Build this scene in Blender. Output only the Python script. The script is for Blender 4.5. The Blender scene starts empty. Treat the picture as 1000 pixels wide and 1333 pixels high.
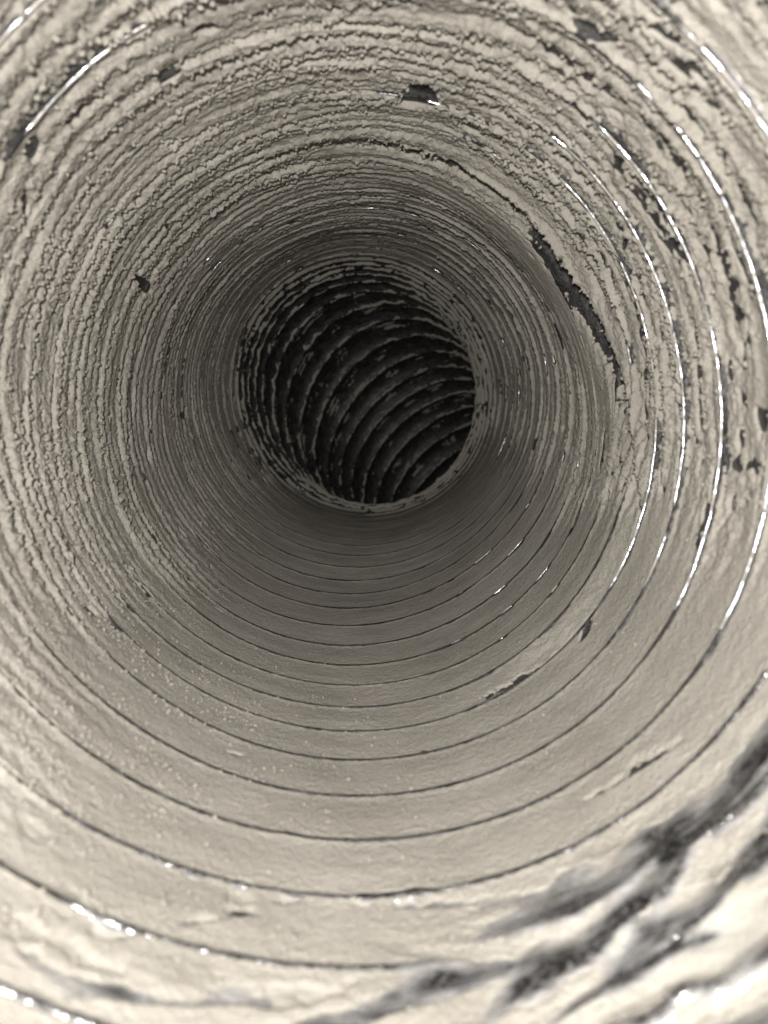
import bpy, math, numpy as np
from mathutils import Vector

# ------------------------------------------------------------------ camera, world, light
P = 0.0115            # pitch of the wire helix (m)
R = 0.0500            # inner radius of the duct (m)
MM = 0.001
sc = bpy.context.scene
COL = sc.collection

cd = bpy.data.cameras.new("camera"); cam = bpy.data.objects.new("camera", cd); COL.objects.link(cam)
cam.location = (0, 0, 0); cam.rotation_euler = (math.radians(90), 0, 0)      # looks along +Y
cd.sensor_fit = 'VERTICAL'; cd.sensor_height = 36.0; cd.sensor_width = 27.0
cd.lens = 36.0 * 1000 / 1333
cd.clip_start = 0.002; cd.clip_end = 50
cd.dof.use_dof = True; cd.dof.focus_distance = 0.175; cd.dof.aperture_fstop = 28.0
sc.camera = cam

w = bpy.data.worlds.new("World"); sc.world = w; w.use_nodes = True
bg = w.node_tree.nodes["Background"]
bg.inputs[0].default_value = (0.92, 0.95, 1.0, 1); bg.inputs[1].default_value = 0.006

ld = bpy.data.lights.new("phone_flash", 'POINT'); ld.energy = 2.4; ld.color = (1.0, 0.973, 0.935)
ld.shadow_soft_size = 0.004
lo = bpy.data.objects.new("phone_flash", ld); COL.objects.link(lo)
lo.location = (-0.006, -0.022, 0.008)

sc.view_settings.view_transform = 'Standard'; sc.view_settings.look = 'None'
sc.view_settings.exposure = 0.0; sc.view_settings.gamma = 1.0
sc.render.engine = 'CYCLES'
sc.cycles.max_bounces = 8; sc.cycles.diffuse_bounces = 2; sc.cycles.glossy_bounces = 4

# ------------------------------------------------------------------ numpy helpers
def _hash(ix, iy, seed):
    h = (ix.astype(np.uint32) * np.uint32(374761393)) ^ (iy.astype(np.uint32) * np.uint32(668265263)) ^ np.uint32((seed * 2246822519 + 97) & 0xffffffff)
    h ^= h >> np.uint32(13); h *= np.uint32(1274126177); h ^= h >> np.uint32(16); h *= np.uint32(2246822519); h ^= h >> np.uint32(15)
    return h

def noise(u, y, nx, fy, seed=0, off=0.0):
    """gradient noise about [-1,1]; u in turns (periodic), nx lattice cells per turn, y * fy cells"""
    x = np.mod(u, 1.0) * nx; yy = y * fy + 1000.0 + off
    ix = np.floor(x).astype(np.int64); iy = np.floor(yy).astype(np.int64)
    fx = (x - ix).astype(np.float32); fyv = (yy - iy).astype(np.float32)
    sx = fx * fx * fx * (fx * (fx * 6 - 15) + 10); sy = fyv * fyv * fyv * (fyv * (fyv * 6 - 15) + 10)
    def g(dx, dy):
        a = _hash((ix + dx) % nx, iy + dy, seed).astype(np.float32) * np.float32(2 * math.pi / 4294967296.0)
        return np.cos(a) * (fx - dx) + np.sin(a) * (fyv - dy)
    a = g(0, 0); b = g(1, 0); c = g(0, 1); d = g(1, 1)
    t = a + (b - a) * sx; k = c + (d - c) * sx
    return (t + (k - t) * sy) * 1.55

def rnd(u, iy, nx, seed):
    """smooth-in-u random value [0,1], independent for every integer row iy"""
    x = np.mod(u, 1.0) * nx; ix = np.floor(x).astype(np.int64); f = (x - ix); f = f * f * (3 - 2 * f)
    a = _hash(ix % nx, iy.astype(np.int64) + 500, seed) / 4294967296.0
    b = _hash((ix + 1) % nx, iy.astype(np.int64) + 500, seed) / 4294967296.0
    return a + (b - a) * f

def sst(a, b, x):
    t = np.clip((x - a) / (b - a), 0, 1); return t * t * (3 - 2 * t)

def bump1(c, wdt, x):
    return np.exp(-((x - c) / wdt) ** 2)

# ------------------------------------------------------------------ axis of the duct
SN = np.array([-4, -3, -2, -1, 0, 1, 2, 3, 4, 5, 6, 7, 8, 9, 10, 11, 12, 13], float)
SV = np.array([1.95, 2.85, 3.73, 4.62, 5.53, 6.43, 7.37, 8.32, 9.27, 10.14, 11.0, 11.95, 12.95, 13.97, 15.1, 16.25, 17.3, 18.3])
def S(x):
    return np.where(x > 13, 18.3 + (x - 13), np.interp(x, SN, SV))

DS = 0.05
_s = np.arange(0, 62, DS)
pitch = math.atan(0.128) + math.radians(5.0) * sst(12, 20, _s) - math.radians(3) * sst(20, 25, _s)
yaw = -0.036 + 0.03 * sst(10, 22, _s)
al = math.radians(47) * sst(27.9, 35.9, _s) + math.radians(60) * sst(36, 54, _s)
bd = np.array([0.66, 0.0, -0.75])                                   # the elbow turns down and right
d0 = np.stack([np.sin(yaw) * np.cos(pitch), np.cos(yaw) * np.cos(pitch), np.sin(pitch)], 1)
dirs = d0 * np.cos(al)[:, None] + bd[None] * np.sin(al)[:, None]
dirs /= np.linalg.norm(dirs, axis=1)[:, None]
pos = np.zeros_like(dirs); pos[1:] = np.cumsum((dirs[1:] + dirs[:-1]) * 0.5 * DS, 0); pos *= P
E1 = np.zeros_like(dirs); E2 = np.zeros_like(dirs)
e = np.array([1.0, 0, 0])
for i in range(len(_s)):
    e = e - dirs[i] * np.dot(e, dirs[i]); e /= np.linalg.norm(e); E1[i] = e; E2[i] = np.cross(e, dirs[i])

def place(u, q, h):
    """u turns counted from the bottom counter-clockwise, q helix coordinate (ribs at whole q), h inward height (m)"""
    s = S(q + u) + 0.28 * (1 - np.cos(2 * math.pi * u)) * sst(1, 4, q + u) * (1 - sst(8, 14, q + u))
    th = (u - 0.25) * 2 * math.pi
    f = np.clip(s / DS, 0, len(_s) - 2); i = np.floor(f).astype(int); t = (f - i)[..., None]
    lerp = lambda A: A[i] * (1 - t) + A[i + 1] * t
    oval = 1 + 0.012 * np.cos(2 * th + s * 0.3)
    r = (R * oval - h)[..., None]
    return lerp(pos) + r * (np.cos(th)[..., None] * lerp(E1) + np.sin(th)[..., None] * lerp(E2))

# ------------------------------------------------------------------ heights of foil and dust (mm)
def deg(u):                       # -180..180, 0 bottom, 90 right
    return (np.mod(u + 0.5, 1.0) - 0.5) * 360

def sectors(u, q):
    d = deg(u); y = q + u
    wob = 9 * noise(u, y, 6, 0.5, 3)
    dd = d + wob
    smooth = sst(-70 + 10 * sst(4, 10, y), -34 + 8 * sst(4, 10, y), dd) * (1 - sst(58, 84, dd))
    # the smooth zone narrows deep in the straight run
    right = sst(52, 78, dd) * (1 - sst(140, 175, dd))
    return d, y, smooth, right

def ribdist(q):
    v = q - np.floor(q); return np.minimum(v, 1 - v), v

SEAM_D = np.array([8, 15, 28, 43, 55, 69, 80, 93, 106, 115, 127, 137, 150, 164, 174, 190, 205], float)
SEAM_Q = np.array([5.05, 5.05, 5.2, 5.1, 5.07, 5.1, 5.75, 6.26, 6.72, 6.9, 7.1, 7.12, 7.0, 6.95, 6.85, 6.8, 6.8])
def seam(u, q):
    d = deg(u); d = np.where(d < -100, d + 360, d)
    along = sst(14, 40, d) * (1 - sst(182, 204, d))
    wide = 0.30 + 0.70 * bump1(120, 26, d) + 0.35 * bump1(48, 16, d)
    x = q - np.interp(d, SEAM_D, SEAM_Q) - 0.05 * noise(u, q, 110, 4.0, 12) - 0.03 * noise(u, q, 320, 9.0, 13)
    gap = along * wide * sst(0.0, 0.06, x) * (1 - sst(0.25, 0.85, x))
    rim = along * (1 - sst(0.0, 0.03, x)) * sst(-0.5, -0.04, x)
    pil = along * bump1(122, 36, d) * sst(0.5, 1.2, x) * (1 - sst(1.8, 3.6, x))
    bz = along * np.clip(bump1(122, 17, d) + 0.45 * bump1(98, 14, d), 0, 1) * sst(-0.02, 0.03, x)
    bz = bz * (1 - sst(0.90, 1.15, x + 0.30 * (1 - bump1(122, 17, d))))
    low_ = np.clip(bump1(50, 16, d) + 0.9 * bump1(28, 12, d) + 0.8 * bump1(72, 12, d), 0, 1)
    bz = np.maximum(bz, along * low_ * sst(-0.05, 0.0, x) * (1 - sst(0.10 + 0.12 * low_, 0.22 + 0.16 * low_, x)))
    bz = np.maximum(bz, along * 0.8 * bump1(158, 24, d) * sst(-0.02, 0.03, x) * (1 - sst(0.55, 0.72, x)))
    return gap, rim, pil, bz

# crumpled foil at the mouth, lower right: sharp creases (degrees, q), height mm, bare facet behind it mm, bareness, shiny crest
CREASES = [([(8, .30), (14.5, .18), (19.5, .12), (23.7, .08), (28.3, .08), (34.5, .20), (40.8, .13), (43.5, .12), (49.8, .17), (60, .30), (72, .55)], 0.9, 5.0, 1.0, 0.5),
           ([(9, -.85), (13.2, -.71), (19.5, -.50), (26, -.40), (31, -.27), (37.5, .00), (42, .03), (50, -.05), (62, .05)], 1.1, 5.2, 1.0, 0.9),
           ([(22, -.70), (27.5, -.66), (30.8, -.64), (35.2, -.69), (39.2, -.63), (43, -.58), (52, -.45), (66, -.3)], 1.1, 3.6, 1.0, 0.8),
           ([(17, -.90), (23, -.85), (27.5, -.82), (32, -.81), (36, -.86)], 0.7, 1.6, 0.9, 0.5),
           ([(14, -1.15), (20, -1.2), (26.2, -1.23), (29.5, -1.15), (34.2, -1.32), (37.2, -1.29), (46, -1.3), (60, -1.2)], 1.1, 1.6, 0.5, 0.8),
           ([(-12, -.80), (-5, -.70), (-0.5, -.63), (2.5, -.56), (6.3, -.45), (11.2, -.37), (18, -.25)], 0.5, 3.4, 0.9, 0.1),
           ([(20, -1.9), (30, -1.75), (38, -1.8), (50, -1.7)], 1.2, 4.0, 1.0, 0.4),
           ([(-34, -.62), (-26, -.80), (-20, -.66), (-11, -.47), (-6, -.44)], 0.25, 2.6, 0.6, 0.0),
           ([(-19, .30), (-16, .42), (-12, .58)], 0.15, 1.3, 0.9, 0.0),
           ([(4, .86), (10, .74), (16, .70)], 0.15, 1.2, 0.5, 0.0),
           ([(30, 1.62), (38, 1.50), (46, 1.38)], 0.25, 1.5, 0.6, 0.0),
           ([(12, .62), (20, .52), (30, .60)], 0.25, 1.6, 0.55, 0.0)]
def folds(u, q):
    z = np.zeros(u.shape)
    if q.min() > 2.2: return z, z, z, z
    d = deg(u); q = q + (u > 0.5)
    qw = q + 0.035 * noise(u, q, 70, 1.0, 45)
    H = z.copy(); B = z.copy(); C = z.copy(); F = z.copy()
    n1 = noise(u + 0.02 * q, q, 60, 3.0, 46); n2 = noise(u, q, 260, 12.0, 49); n3 = noise(u, q, 36, 0.7, 48)
    for j, (pts, hh, wf, br, sh) in enumerate(CREASES):
        pd = [p_[0] for p_ in pts]; pq = [p_[1] for p_ in pts]
        x = (qw - np.interp(d, pd, pq)) * 10.8
        L = 0.22 * (pd[-1] - pd[0]); al_ = sst(pd[0] - 1, pd[0] + L, d) * (1 - sst(pd[-1] - L, pd[-1] + 1, d))
        w2 = wf * (0.30 + 0.70 * al_) * np.clip(0.95 + 0.75 * noise(u, 0 * q + j, 26, 1.0, 104), 0.3, 1.8)
        hx = np.where(x > 0, np.maximum(0, 1 - x / (w2 * 1.25)) ** 1.3, np.maximum(0, 1 + x / 2.6) ** 1.5)
        H = np.maximum(H, hh * al_ * hx)
        B = np.maximum(B, br * sst(0.05, 0.5, al_) * sst(-0.25, 0.1, x) * (1 - sst(0.1, 1.0, (x + 1.1 * n1 + 0.5 * n2) / (w2 * (1.45 + 0.5 * n3)))))
        F = np.maximum(F, br * sst(0.0, 0.5, al_) * sst(-0.35, 0.05, x) * (1 - sst(0.15, 1.45, (x + 1.3 * n1 + 0.7 * n2) / w2)))
        if sh > 0: C = np.maximum(C, sh * al_ * np.exp(-((x + 0.15) / (0.36 + 0.40 * sh)) ** 2) * sst(-0.35, 0.05, noise(u, q * 0 + j, 44, 1.0, 50)))
    H += 0.16 * noise(u + .04 * q, q, 60, 3.0, 47) * sst(-15, 15, d) * (1 - sst(60, 85, d)) * (1 - sst(.6, 1.6, q))
    F = 1.4 * F * (0.58 + 0.42 * sst(-0.35, 0.35, noise(u + 0.03 * q, q, 40, 1.6, 103))) * (0.8 + 0.4 * noise(u + 0.05 * q, q, 30, 9.0, 105))
    rd, v = ribdist(q)
    F = np.maximum(F, np.exp(-(rd / 0.06) ** 4) * (1 - rib_calm(u, q - (u > 0.5))))
    return H, B, C, F

def rib_calm(u, q):
    """ribs lose their wire line where the mouth is crumpled"""
    d = deg(u); return sst(0, 14, d) * (1 - sst(56, 74, d)) * (1 - sst(0.5, 0.7, q))

def foil_h(u, q, fine=True):
    d, y, smooth, right = sectors(u, q)
    rd, v = ribdist(q)
    g, r_, p_, bz = seam(u, q)
    deep = sst(17.0, 25.0, q + 0.8 * noise(u, q + u, 9, 0.4, 15) - 2.6 * bump1(25, 70, deg(u)))
    rib = (0.64 + 0.25 * right + 1.1 * deep) * np.exp(-(rd / (0.085 - 0.02 * smooth)) ** 2) * (1 - rib_calm(u, q)) * (1 - 0.95 * np.minimum(1, 1.6 * p_))
    sc_ = -(0.25 + 1.9 * deep) * np.sin(math.pi * v) ** 2 * (0.7 + 0.3 * noise(u, y, 9, 0.6, 5))
    wr = 0.22 * noise(u + 0.02 * q, y, 40, 2.2, 7) * (1 - 0.5 * smooth)
    wr += 0.14 * noise(u - 0.03 * q, y, 90, 3.1, 8)
    low = 0.8 * noise(u, y, 5, 0.28, 11)
    H, B, C, _F = folds(u, q)
    return rib + sc_ + wr * np.minimum(1, rd * 5) + low - 2.4 * g + 1.9 * p_ + H

# holes in the dust where bare foil shows: degrees, q, half length (mm), half width (turns), slant
SPOTS = [(168.6, 4.95, 3.0, 0.50, 0.04), (-121.0, 7.79, 1.4, 0.55, 0.22), (-151.2, 2.94, 1.9, 0.10, 0.0), (-139.3, 2.0, 1.7, 0.14, 0.05),
         (-129.2, 2.29, 1.5, 0.12, 0.03), (-122.0, 2.71, 1.6, 0.10, 0.06), (-91.7, 4.23, 1.4, .08, .02), (-53.7, 3.66, 1.2, .12, .04), (-86, 13.1, 1.0, .35, .1),
         (72.3, 3.06, 1.7, .12, 0.05), (81.2, 4.91, 1.5, .10, .02), (141, 1.3, 3.0, .08, .02), (134.8, 1.35, 2.4, .07, .02), (147.8, 1.88, 2.6, .08, .02), (153.5, 5.49, 2.2, .10, .02),
         (127.7, .93, 2.6, .08, .02), (110.5, 2.22, 3.5, .05, .01), (46.5, 4.85, 1.6, .10, .03), (-20, 2.6, 1.3, .03, .02)]
def bare_wire(u, q):
    """how far each rib is rubbed free of dust: all round it, and on its far flank only"""
    d, y, smooth, right = sectors(u, q)
    nr = np.floor(q + 0.5); deep = sst(18.5, 22, q)
    gate = noise(u, nr, 18, 1.7, 71)
    bare_r = sst(44, 64, d) * (1 - sst(130, 150, d)) * np.where(nr <= 5, sst(-0.75, -0.45, gate), sst(0.50, 0.62, gate + 0.3 * bump1(48, 16, d)))
    dash = sst(0.50, 0.58, noise(u, nr, 44, 1.3, 72)) * np.where((d > -125) & (d < 30), 0.0, 1.0)
    ltop = np.where((nr == 1) | (nr == 2), sst(-158, -152, d) * (1 - sst(-132, -124, d)), 0)
    glint = sst(0.12, 0.28, noise(u, nr, 40, 1.9, 77)) * smooth * sst(5, 30, d) * sst(4, 7, nr) * (1 - sst(11, 14, nr))
    bare2 = np.clip(bare_r + dash * (1 - smooth) + ltop + glint, 0, 1) * (1 - deep)
    bare1 = np.clip(smooth * (0.88 + 0.12 * sst(-0.6, 0.0, noise(u, nr, 12, 1.9, 76))) + 0.4 * right, 0, 1) * (1 - deep)
    bare2 = np.maximum(bare2, deep * sst(0.50, 0.58, noise(u, nr, 70, 1.9, 78)))
    return bare2, bare1

def dust_h(u, q):
    d, y, smooth, right = sectors(u, q)
    rd, v = ribdist(q)
    vs = np.where(v > 0.5, v - 1, v); nr = np.floor(q + 0.5)
    deep = sst(17.0, 25.0, q + 0.8 * noise(u, q + u, 9, 0.4, 15) - 2.6 * bump1(25, 70, deg(u)))
    g, rim, pil, bz = seam(u, q)
    H, B, C, _F = folds(u, q); calm = rib_calm(u, q)
    rough = (1 - smooth) * (1 - 0.9 * pil)
    low = 0.8 * noise(u, y, 5, 0.28, 11)
    near = np.where(vs < 0, np.exp(-(vs / 0.075) ** 2), np.exp(-(vs / 0.085) ** 2))
    base = (0.62 + 0.25 * right + 1.1 * deep - 0.3 * rough * (1 - right)) * (1 - 0.72 * smooth * (1 - deep)) * near * (1 - calm) * (1 - np.minimum(1, 1.6 * pil)) - (0.15 + 1.8 * deep) * np.sin(math.pi * v) ** 2 * (0.7 + 0.3 * noise(u, y, 9, 0.6, 5)) \
        + low - 2.4 * g + 1.9 * pil + H
    # --- ragged, scalloped terraces of dust
    rag = 0.42 * np.abs(noise(u, y, 95, 2.2, 21)) + 0.38 * np.abs(noise(u, y, 210, 4.0, 22)) + 0.20 * noise(u, y, 480, 9.0, 25) - 0.18
    warp = 0.30 * noise(u, y, 13, 0.8, 23) + 0.18 * noise(u, y, 34, 1.4, 24)
    bead = np.maximum(0, noise(u, y, 270, 9.0, 28) + 0.5 * noise(u, y, 520, 17.0, 29))
    def rows(k, seed, wm, rm, sharp):
        ww = k * q + wm * warp - rm * rag + 0.37 * seed
        i = np.floor(ww); fr = ww - i
        a = rnd(u, i, 22, seed)
        crest = 0.50 + 0.10 * (a - 0.5)
        up = np.clip(fr / crest, 0, 1); dn = np.clip((fr - crest) / (1 - crest), 0, 1)
        prof = np.where(fr < crest, up ** sharp, (1 - 0.42 * sst(0.0, 0.12, dn)) * (1 - dn) ** 0.9)
        return (0.18 + 0.82 * a) * prof + 0.50 * bead * np.where(fr < crest, up ** 3, 1 - sst(0, 0.25, dn))
    r2 = rows(3, 31, 1.3, 0.8, 1.2)
    r3 = rows(6, 32, 2.2, 0.95, 1.1)
    r7 = rows(13, 33, 3.6, 1.1, 1.0)
    lump = noise(u, y, 150, 6.0, 51) * 0.45 + noise(u, y, 330, 13.0, 52) * 0.38 + noise(u, y, 640, 26.0, 53) * 0.14
    lump = np.maximum(lump, -0.30)
    amount = (0.95 + 0.45 * noise(u, y, 12, 0.9, 54)) * (1 - 0.35 * sst(7, 15, y))
    thick = 0.16 - 0.16 * right * (1 - 0.8 * sst(6, 9, y)) + amount * (1.12 * r2 + 0.50 * r3 + 0.16 * r7) + 0.18 * lump 
    thick = thick - right * (1 - 0.85 * sst(6, 9, y)) * 0.8 * sst(0.18, 0.60, noise(u, y, 13, 2.6, 55) + 0.6 * noise(u, y, 120, 8.0, 56) + 0.5 * np.sin(math.pi * v) - 0.35)
    calm2 = sst(0.10, 0.55, noise(u, y, 9, 1.1, 57) + 0.4 * noise(u, y, 30, 2.6, 58))
    thick = thick * (1 - 0.35 * calm2) + 0.22 * calm2
    # --- thin smooth dust along the bottom
    thin = 0.40 + 0.12 * noise(u, y, 34, 1.8, 61) + 0.05 * noise(u, y, 200, 9.0, 62) + 0.04 * noise(u, y, 560, 25.0, 63)
    thin = thin * (0.10 + 0.90 * sst(0.05, 0.50, v)) + 0.05 * sst(0.86, 0.97, v)
    t = thick * rough + thin * (1 - rough)
    # fill the valleys between the ribs on the rough side, so that the wire only shows where it is rubbed bare
    t = t + 0.30 * rough * (1 - right) * (1 - deep) * np.sin(math.pi * v) ** 2
    # --- bare wire
    wline = 0.045 + 0.014 * noise(u, y, 60, 2.0, 73)
    both = np.exp(-(vs / wline) ** 2)
    wv = vs + 0.010 * noise(u, y, 300, 8, 75); behind = sst(-0.036, -0.02, wv) * (1 - sst(0.050 + 0.03 * sst(4, 9, y), 0.085 + 0.035 * sst(4, 9, y), wv))
    bare2, bare1 = bare_wire(u, q)
    bare1 = bare1 * (1 - calm)
    t = t - bare2 * (0.75 + 1.0 * rough) * both - bare1 * (0.75 + 0.9 * rough) * behind
    t = np.where(smooth > 0, t - 0.0 * smooth * (1 - bare2) * np.exp(-((vs + 0.0) / 0.05) ** 2) * (vs < 0), t)
    # crumbly bank of dust just behind every rib
    t = t + smooth * 0.16 * sst(0.08, 0.20, v) * (1 - sst(0.16, 0.34, v)) * np.maximum(0.1 + noise(u, y, 260, 14., 74), 0)
    # bare patches
    patch = noise(u, y, 26, 2.1, 81) + 0.5 * noise(u, y, 70, 5.0, 82)
    t = t - 2.8 * rough * sst(0.80, 0.90, patch)
    for pd, pq, wa, wq, sl in SPOTS:
        da = ((d - pd + 180) % 360 - 180) * 0.873
        t = t - 3.0 * (1 - sst(0.6, 1.1, np.sqrt((da / wa) ** 2 + ((q - pq - sl * da) / wq) ** 2) + 0.35 * noise(u, y, 150, 8.0, 96)))
    t = t + (0.8 + 0.5 * bump1(120, 30, d)) * rim * rough - 2.2 * sst(0.35, 0.6, bz + np.minimum(1, 3 * bz) * (0.55 * noise(u, y, 140, 4.0, 95) + 0.3 * noise(u, y, 420, 14.0, 97)) - 0.05)
    # folds: dust gone in the troughs, rubbed off the sharpest crests
    cz = sst(-6, 16, d) * (1 - sst(60, 84, d)) * (1 - sst(0.5, 1.0, q + (u > .5)))
    t = t * (1 - 0.72 * cz) + cz * (0.10 * noise(u, y, 420, 20.0, 93) + 0.06 * noise(u, y, 600, 30.0, 92) + 0.13 * noise(u + 0.03 * q, y, 60, 9.0, 94))
    zone = bump1(5, 42, d) * (1 - sst(0.6, 1.3, y))
    t = t - 0.9 * zone * sst(0.30, 0.62, noise(u, y, 16, 1.3, 89) + 0.45 * noise(u, y, 90, 5.0, 90))
    t = t - (0.62 + 0.30 * (1 - cz)) * B - 0.8 * C
    # far past the elbow only the ribs carry dust
    t = np.where(deep > 0, t * (1 - deep) + deep * ((1.0 + 0.4 * noise(u, y, 30, 2.0, 86)) * np.exp(-((vs + 0.02 + 0.05 * noise(u, y, 70, 3.0, 87)) / 0.055) ** 2) + 0.5 * sst(-0.1, 0.35, noise(u, y, 24, 1.5, 106)) * np.exp(-((np.abs(vs) - 0.42 + 0.05 * noise(u, y, 50, 2.0, 107)) / 0.07) ** 2) - 0.62 + 0.5 * lump + 0.75 * r3 * (0.6 + noise(u, y, 40, 3.0, 88)) - 1.5 * bare2 * both), t)
    return base + t

# ------------------------------------------------------------------ materials
def mat(name):
    m = bpy.data.materials.new(name); m.use_nodes = True
    n = m.node_tree; return m, n, n.nodes["Principled BSDF"]

def noise_node(n, scale, detail=4, rough=0.6):
    tc = n.nodes.new("ShaderNodeTexCoord"); t = n.nodes.new("ShaderNodeTexNoise")
    t.inputs["Scale"].default_value = scale; t.inputs["Detail"].default_value = detail; t.inputs["Roughness"].default_value = rough
    n.links.new(tc.outputs["Object"], t.inputs["Vector"]); return t

def ramp(n, src, stops):
    r = n.nodes.new("ShaderNodeValToRGB"); el = r.color_ramp.elements
    el[0].position, el[0].color = stops[0][0], (*stops[0][1], 1); el[1].position, el[1].color = stops[-1][0], (*stops[-1][1], 1)
    for p_, c in stops[1:-1]:
        k = el.new(p_); k.color = (*c, 1)
    n.links.new(src, r.inputs[0]); return r

def bump(n, bs, srcs, dist):
    prev = None
    for s_, st in srcs:
        b = n.nodes.new("ShaderNodeBump"); b.inputs["Strength"].default_value = st; b.inputs["Distance"].default_value = dist
        n.links.new(s_, b.inputs["Height"])
        if prev: n.links.new(prev.outputs[0], b.inputs["Normal"])
        prev = b
    n.links.new(prev.outputs[0], bs.inputs["Normal"])

dust_m, n, bs = mat("grey_beige_dust")
t1 = noise_node(n, 60, 5); t2 = noise_node(n, 2600, 3, 0.7); t3 = noise_node(n, 900, 4, 0.65)
r1 = ramp(n, t1.outputs["Fac"], [(0.30, (0.20, 0.187, 0.163)), (0.55, (0.235, 0.221, 0.195)), (0.75, (0.27, 0.255, 0.228))])
r2 = ramp(n, t2.outputs["Fac"], [(0.25, (0.80, 0.80, 0.80)), (0.7, (1.06, 1.05, 1.04))])
mx = n.nodes.new("ShaderNodeMixRGB"); mx.blend_type = 'MULTIPLY'; mx.inputs[0].default_value = 0.8
n.links.new(r1.outputs[0], mx.inputs[1]); n.links.new(r2.outputs[0], mx.inputs[2]); n.links.new(mx.outputs[0], bs.inputs["Base Color"])
bs.inputs["Diffuse Roughness"].default_value = 0.0; bs.inputs["Roughness"].default_value = 0.95; bs.inputs["Specular IOR Level"].default_value = 0.0
bump(n, bs, [(t3.outputs["Fac"], 0.55), (t2.outputs["Fac"], 0.9)], 0.00042)

def make_foil(name, lo_c, hi_c, r_lo, r_hi, cov_lo, cov_hi, speck, use_film=False):
    m, n, bs = mat(name)
    t1 = noise_node(n, 420, 4); t2 = noise_node(n, 1500, 3); t4 = noise_node(n, 1.0, 5, 0.6)
    mp = n.nodes.new("ShaderNodeMapping"); mp.inputs["Scale"].default_value = (0.20, 0.85, 1); mp.inputs["Rotation"].default_value = (0, 0, 0.12)
    uvn = n.nodes.new("ShaderNodeUVMap"); uvn.uv_map = "arc"; n.links.new(uvn.outputs[0], mp.inputs[0]); n.links.new(mp.outputs[0], t4.inputs["Vector"])
    cov = ramp(n, t4.outputs["Fac"], [(0.34, (cov_lo,) * 3), (0.74, (cov_hi,) * 3)])       # film of dust on the metal
    if use_film:
        an = n.nodes.new("ShaderNodeAttribute"); an.attribute_name = "film"
        fm = n.nodes.new("ShaderNodeMath"); fm.operation = 'MULTIPLY_ADD'; fm.inputs[1].default_value = 1.25
        n.links.new(an.outputs["Fac"], fm.inputs[0])
        off = n.nodes.new("ShaderNodeMath"); off.operation = 'MULTIPLY_ADD'; off.inputs[1].default_value = 0.9; off.inputs[2].default_value = -0.62
        n.links.new(t4.outputs["Fac"], off.inputs[0]); n.links.new(off.outputs[0], fm.inputs[2]); fm.use_clamp = True
        cov = fm
    t5 = noise_node(n, 1700, 4, 0.7); sp = ramp(n, t5.outputs["Fac"], [(0.50, (0.0,) * 3), (0.60, (speck,) * 3)])
    mxm = n.nodes.new("ShaderNodeMath"); mxm.operation = 'MAXIMUM'; n.links.new(cov.outputs[0], mxm.inputs[0]); n.links.new(sp.outputs[0], mxm.inputs[1]); cov = mxm
    inv = n.nodes.new("ShaderNodeMath"); inv.operation = 'SUBTRACT'; inv.inputs[0].default_value = 1.0
    n.links.new(cov.outputs[0], inv.inputs[1]); n.links.new(inv.outputs[0], bs.inputs["Metallic"])
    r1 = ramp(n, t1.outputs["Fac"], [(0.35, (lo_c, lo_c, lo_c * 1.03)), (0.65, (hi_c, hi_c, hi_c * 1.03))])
    mx = n.nodes.new("ShaderNodeMixRGB"); n.links.new(cov.outputs[0], mx.inputs[0]); n.links.new(r1.outputs[0], mx.inputs[1]); mx.inputs[2].default_value = (0.21, 0.198, 0.175, 1)
    n.links.new(mx.outputs[0], bs.inputs["Base Color"])
    rr = ramp(n, t4.outputs["Fac"], [(0.35, (r_lo,) * 3), (0.65, (r_hi,) * 3)]); n.links.new(rr.outputs[0], bs.inputs["Roughness"])
    bump(n, bs, [(t1.outputs["Fac"], 0.6), (t2.outputs["Fac"], 0.35)], 0.0006)
    return m
foil_m = make_foil("grimy_foil", 0.05, 0.11, 0.40, 0.70, 0.01, 0.14, 0.24)
shaded_m = make_foil("shaded_foil", 0.03, 0.06, 0.40, 0.75, 0.01, 0.16, 0.30)  # darker copy of the foil: shade of the deep bend put into its colour
clean_m = make_foil("silver_foil", 0.20, 0.42, 0.14, 0.34, 0.02, 0.32, 0.22, True)

wire_m, n, bs = mat("foil_wrapped_wire")
t1 = noise_node(n, 700, 4); t4 = noise_node(n, 420, 5, 0.7)
mr = ramp(n, t4.outputs["Fac"], [(0.45, (1, 1, 1)), (0.54, (0.05, 0.05, 0.05))]); n.links.new(mr.outputs[0], bs.inputs["Metallic"])
cr = ramp(n, t4.outputs["Fac"], [(0.45, (0.55, 0.56, 0.60)), (0.54, (0.22, 0.205, 0.18))]); n.links.new(cr.outputs[0], bs.inputs["Base Color"])
rr = ramp(n, t4.outputs["Fac"], [(0.40, (0.22, 0.22, 0.22)), (0.56, (0.75, 0.75, 0.75))]); n.links.new(rr.outputs[0], bs.inputs["Roughness"])
bump(n, bs, [(t1.outputs["Fac"], 0.5)], 0.0005)

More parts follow.
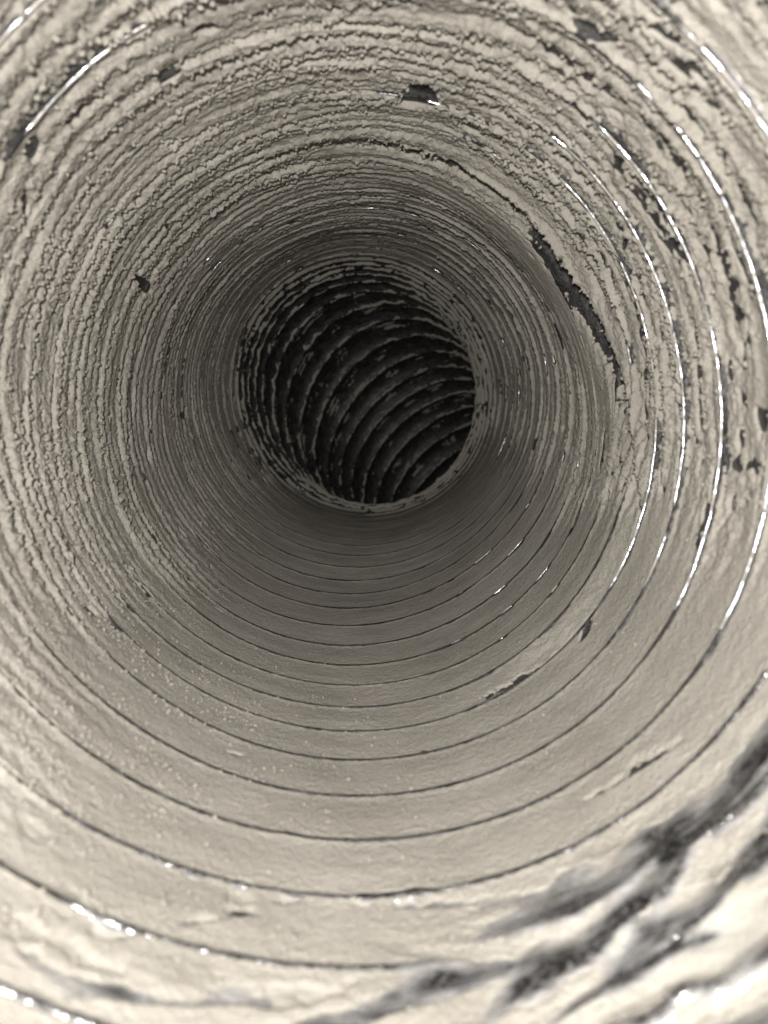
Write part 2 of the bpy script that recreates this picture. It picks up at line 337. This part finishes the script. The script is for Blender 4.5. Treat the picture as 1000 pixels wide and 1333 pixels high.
# ------------------------------------------------------------------ mesh building
def grid_mesh(name, U, Q, H, m, parent, keep=None, kind=None, uv=False, film=None):
    rows, cols = U.shape
    co = place(U, Q, H * MM).reshape(-1, 3).astype(np.float32)
    i = (np.arange(rows - 1)[:, None] * cols + np.arange(cols - 1)[None]).reshape(-1)
    f = np.stack([i, i + cols, i + cols + 1, i + 1], 1)
    if keep is not None:
        kf = (keep[:-1, :-1] | keep[1:, :-1] | keep[:-1, 1:] | keep[1:, 1:]).reshape(-1)
        f = f[kf]
        used = np.zeros(len(co), bool); used[f] = True
        remap = np.cumsum(used) - 1; co = co[used]; f = remap[f]
    if len(f) == 0: return None
    me = bpy.data.meshes.new(name)
    me.vertices.add(len(co)); me.vertices.foreach_set("co", co.reshape(-1))
    me.loops.add(len(f) * 4); me.loops.foreach_set("vertex_index", f.reshape(-1).astype(np.int32))
    me.polygons.add(len(f)); me.polygons.foreach_set("loop_start", (np.arange(len(f)) * 4).astype(np.int32))
    me.polygons.foreach_set("use_smooth", np.ones(len(f), bool))
    me.update(calc_edges=True)
    if film is not None:
        at = me.attributes.new("film", 'FLOAT', 'POINT'); at.data.foreach_set("value", film.reshape(-1).astype(np.float32))
    if uv:
        lay = me.uv_layers.new(name="arc")
        uvs = np.stack([U.reshape(-1) * 314.0, (S(Q) + U).reshape(-1) * 11.5], 1).astype(np.float32)
        lay.data.foreach_set("uv", uvs[f.reshape(-1)].reshape(-1))
    me.materials.append(m)
    o = bpy.data.objects.new(name, me); COL.objects.link(o); o.parent = parent
    if kind: o["kind"] = kind
    return o

duct = bpy.data.objects.new("flexible_duct", None); COL.objects.link(duct)
duct.empty_display_size = 0.02
duct["label"] = "ribbed foil duct seen from inside, caked in grey dust, bending at its dark end"
duct["category"] = "duct"

N0, N1 = -4, 46
def rowspace(k, a):                       # rows crowd towards the ribs
    t = np.linspace(0, 1, k); return t - a * np.sin(2 * np.pi * t) / (2 * np.pi)
ntri = 0
for n_ in range(N0, N1):
    if n_ < -2:   cu, rr_, fu, fr_ = 600, 26, 320, 24
    elif n_ < 8:  cu, rr_, fu, fr_ = 1240, 64 - int(2.6 * max(n_, 0)), 400, 26
    elif n_ < 19: cu, rr_, fu, fr_ = 840, 36, 300, 16
    elif n_ < 35: cu, rr_, fu, fr_ = 520, 26, 240, 14
    else:         cu, rr_, fu, fr_ = 200, 10, 120, 8
    # foil
    Q, U = np.meshgrid(rowspace(fr_ + 1, 0.72), np.linspace(0, 1, fu + 1), indexing='ij')
    Qe = n_ + np.clip(Q, 1e-6, 1 - 1e-6)
    panel = grid_mesh("foil_panel", U, Qe, foil_h(U, Qe), clean_m if n_ < 1 else foil_m if n_ < 18 else shaded_m, duct, uv=True, film=1 - np.clip(np.maximum(folds(U, Qe)[3], 1.2 * folds(U, Qe)[2]), 0, 1))
    if n_ < 1: panel['label'] = 'crumpled silver foil near the open mouth'
    if n_ > 18: panel['label'] = 'foil with shade put into its colour beyond the bend'
    ntri += fr_ * fu * 2
    # dust
    Q, U = np.meshgrid(rowspace(rr_ + 1, 0.35), np.linspace(0, 1, cu + 1), indexing='ij')
    Qe = n_ + np.clip(Q, 1e-6, 1 - 1e-6)
    hd = dust_h(U, Qe); hf = foil_h(U, Qe)
    o = grid_mesh("dust_coating", U, Qe, hd, dust_m, panel, keep=(hd > hf - 0.25), kind="stuff")
    if o: ntri += len(o.data.polygons) * 2
    # wire
    seg, k = 240, 6
    uu = np.linspace(0, 1, seg + 1); deepw = sst(17.5, 19, np.array(n_ + 0 * uu))
    hb = foil_h(uu, np.full_like(uu, n_ + 1e-6))
    _, _, sm_, _ = sectors(uu, np.full_like(uu, n_ + 1e-6))
    b2_, b1_ = bare_wire(uu, np.full_like(uu, n_ + 1e-6))
    _, _, pl_, bz_ = seam(uu, np.full_like(uu, n_ + 1e-6))
    hc = hb - 1.2 * np.minimum(1, 2 * pl_ + bz_) - 0.09 - 0.55 * (1 - np.clip(b2_ + 0.85 * b1_, 0, 1)) * (1 - sm_) - 0.70 * sm_ * (1 - b2_) - 1.2 * rib_calm(uu, np.full_like(uu, n_ + 1e-6))
    ang = np.linspace(0, 2 * math.pi, k + 1)
    A, UU = np.meshgrid(ang, uu, indexing='ij')
    hc = hc + 0.10 * noise(uu, 0 * uu + n_, 70, 1.0, 101) + 0.06 * noise(uu, 0 * uu + n_, 190, 1.0, 102)
    rw = 0.25
    o = grid_mesh("wire_rib", UU, n_ + np.cos(A) * rw * MM / P, hc[None] + np.sin(A) * rw, wire_m, duct)
    ntri += seg * k * 2

# ------------------------------------------------------------------ loose crumbs
rng = np.random.default_rng(7)
def crumbs(count):
    u = rng.random(count); q = rng.random(count) * 10.5 - 1.5
    d = deg(u)
    dens = 0.05 + 1.0 * bump1(-46, 24, d) + 0.12 * bump1(-10, 30, d)
    lip = (np.abs(d) > 75) & (dust_h(u, q) - dust_h(u, q + 0.025) > 0.20) & (q < 8)
    cl = sst(-0.1, 0.5, noise(u, q + u, 30, 1.6, 91))
    ok = (rng.random(count) < dens * (0.12 + cl) * (1 - 0.85 * sst(3, 8, q))) | lip; u = u[ok]; q = q[ok]; lip = lip[ok]
    size = (0.09 + 0.24 * rng.random(len(u)) ** 2.5) * (1 - 0.45 * sst(3, 8, q)) * np.where(lip, 1.35, 1.0)
    hd = dust_h(u, q); hf = foil_h(u, q)
    ok = hd > hf + 0.05; u, q, size, hd = u[ok], q[ok], size[ok], hd[ok]
    c = place(u, q, (hd + size * 0.3) * MM)
    t = (1 + 5 ** .5) / 2
    iv = np.array([(-1, t, 0), (1, t, 0), (-1, -t, 0), (1, -t, 0), (0, -1, t), (0, 1, t), (0, -1, -t), (0, 1, -t), (t, 0, -1), (t, 0, 1), (-t, 0, -1), (-t, 0, 1)]) / math.sqrt(1 + t * t)
    fi = np.array([(0, 11, 5), (0, 5, 1), (0, 1, 7), (0, 7, 10), (0, 10, 11), (1, 5, 9), (5, 11, 4), (11, 10, 2), (10, 7, 6), (7, 1, 8), (3, 9, 4), (3, 4, 2), (3, 2, 6), (3, 6, 8), (3, 8, 9), (4, 9, 5), (2, 4, 11), (6, 2, 10), (8, 6, 7), (9, 8, 1)])
    k = len(u)
    jit = 1 + 0.35 * (rng.random((k, 12)) - 0.5) * 2
    vv = c[:, None, :] + iv[None] * (size[:, None] * jit)[..., None] * MM * (0.7 + 0.6 * rng.random((k, 1, 3)))
    ff = fi[None] + (np.arange(k) * 12)[:, None, None]
    me = bpy.data.meshes.new("dust_crumbs"); co = vv.reshape(-1, 3).astype(np.float32); f = ff.reshape(-1, 3)
    me.vertices.add(len(co)); me.vertices.foreach_set("co", co.reshape(-1))
    me.loops.add(len(f) * 3); me.loops.foreach_set("vertex_index", f.reshape(-1).astype(np.int32))
    me.polygons.add(len(f)); me.polygons.foreach_set("loop_start", (np.arange(len(f)) * 3).astype(np.int32))
    me.polygons.foreach_set("use_smooth", np.ones(len(f), bool)); me.update(calc_edges=True); me.materials.append(dust_m)
    o = bpy.data.objects.new("dust_crumbs", me); COL.objects.link(o)
    o["label"] = "loose pale dust crumbs clinging to the ledges and lower left of the duct wall"; o["category"] = "dust"; o["kind"] = "stuff"
    return k * 20
ntri += crumbs(80000)
print("TRIANGLES", ntri)
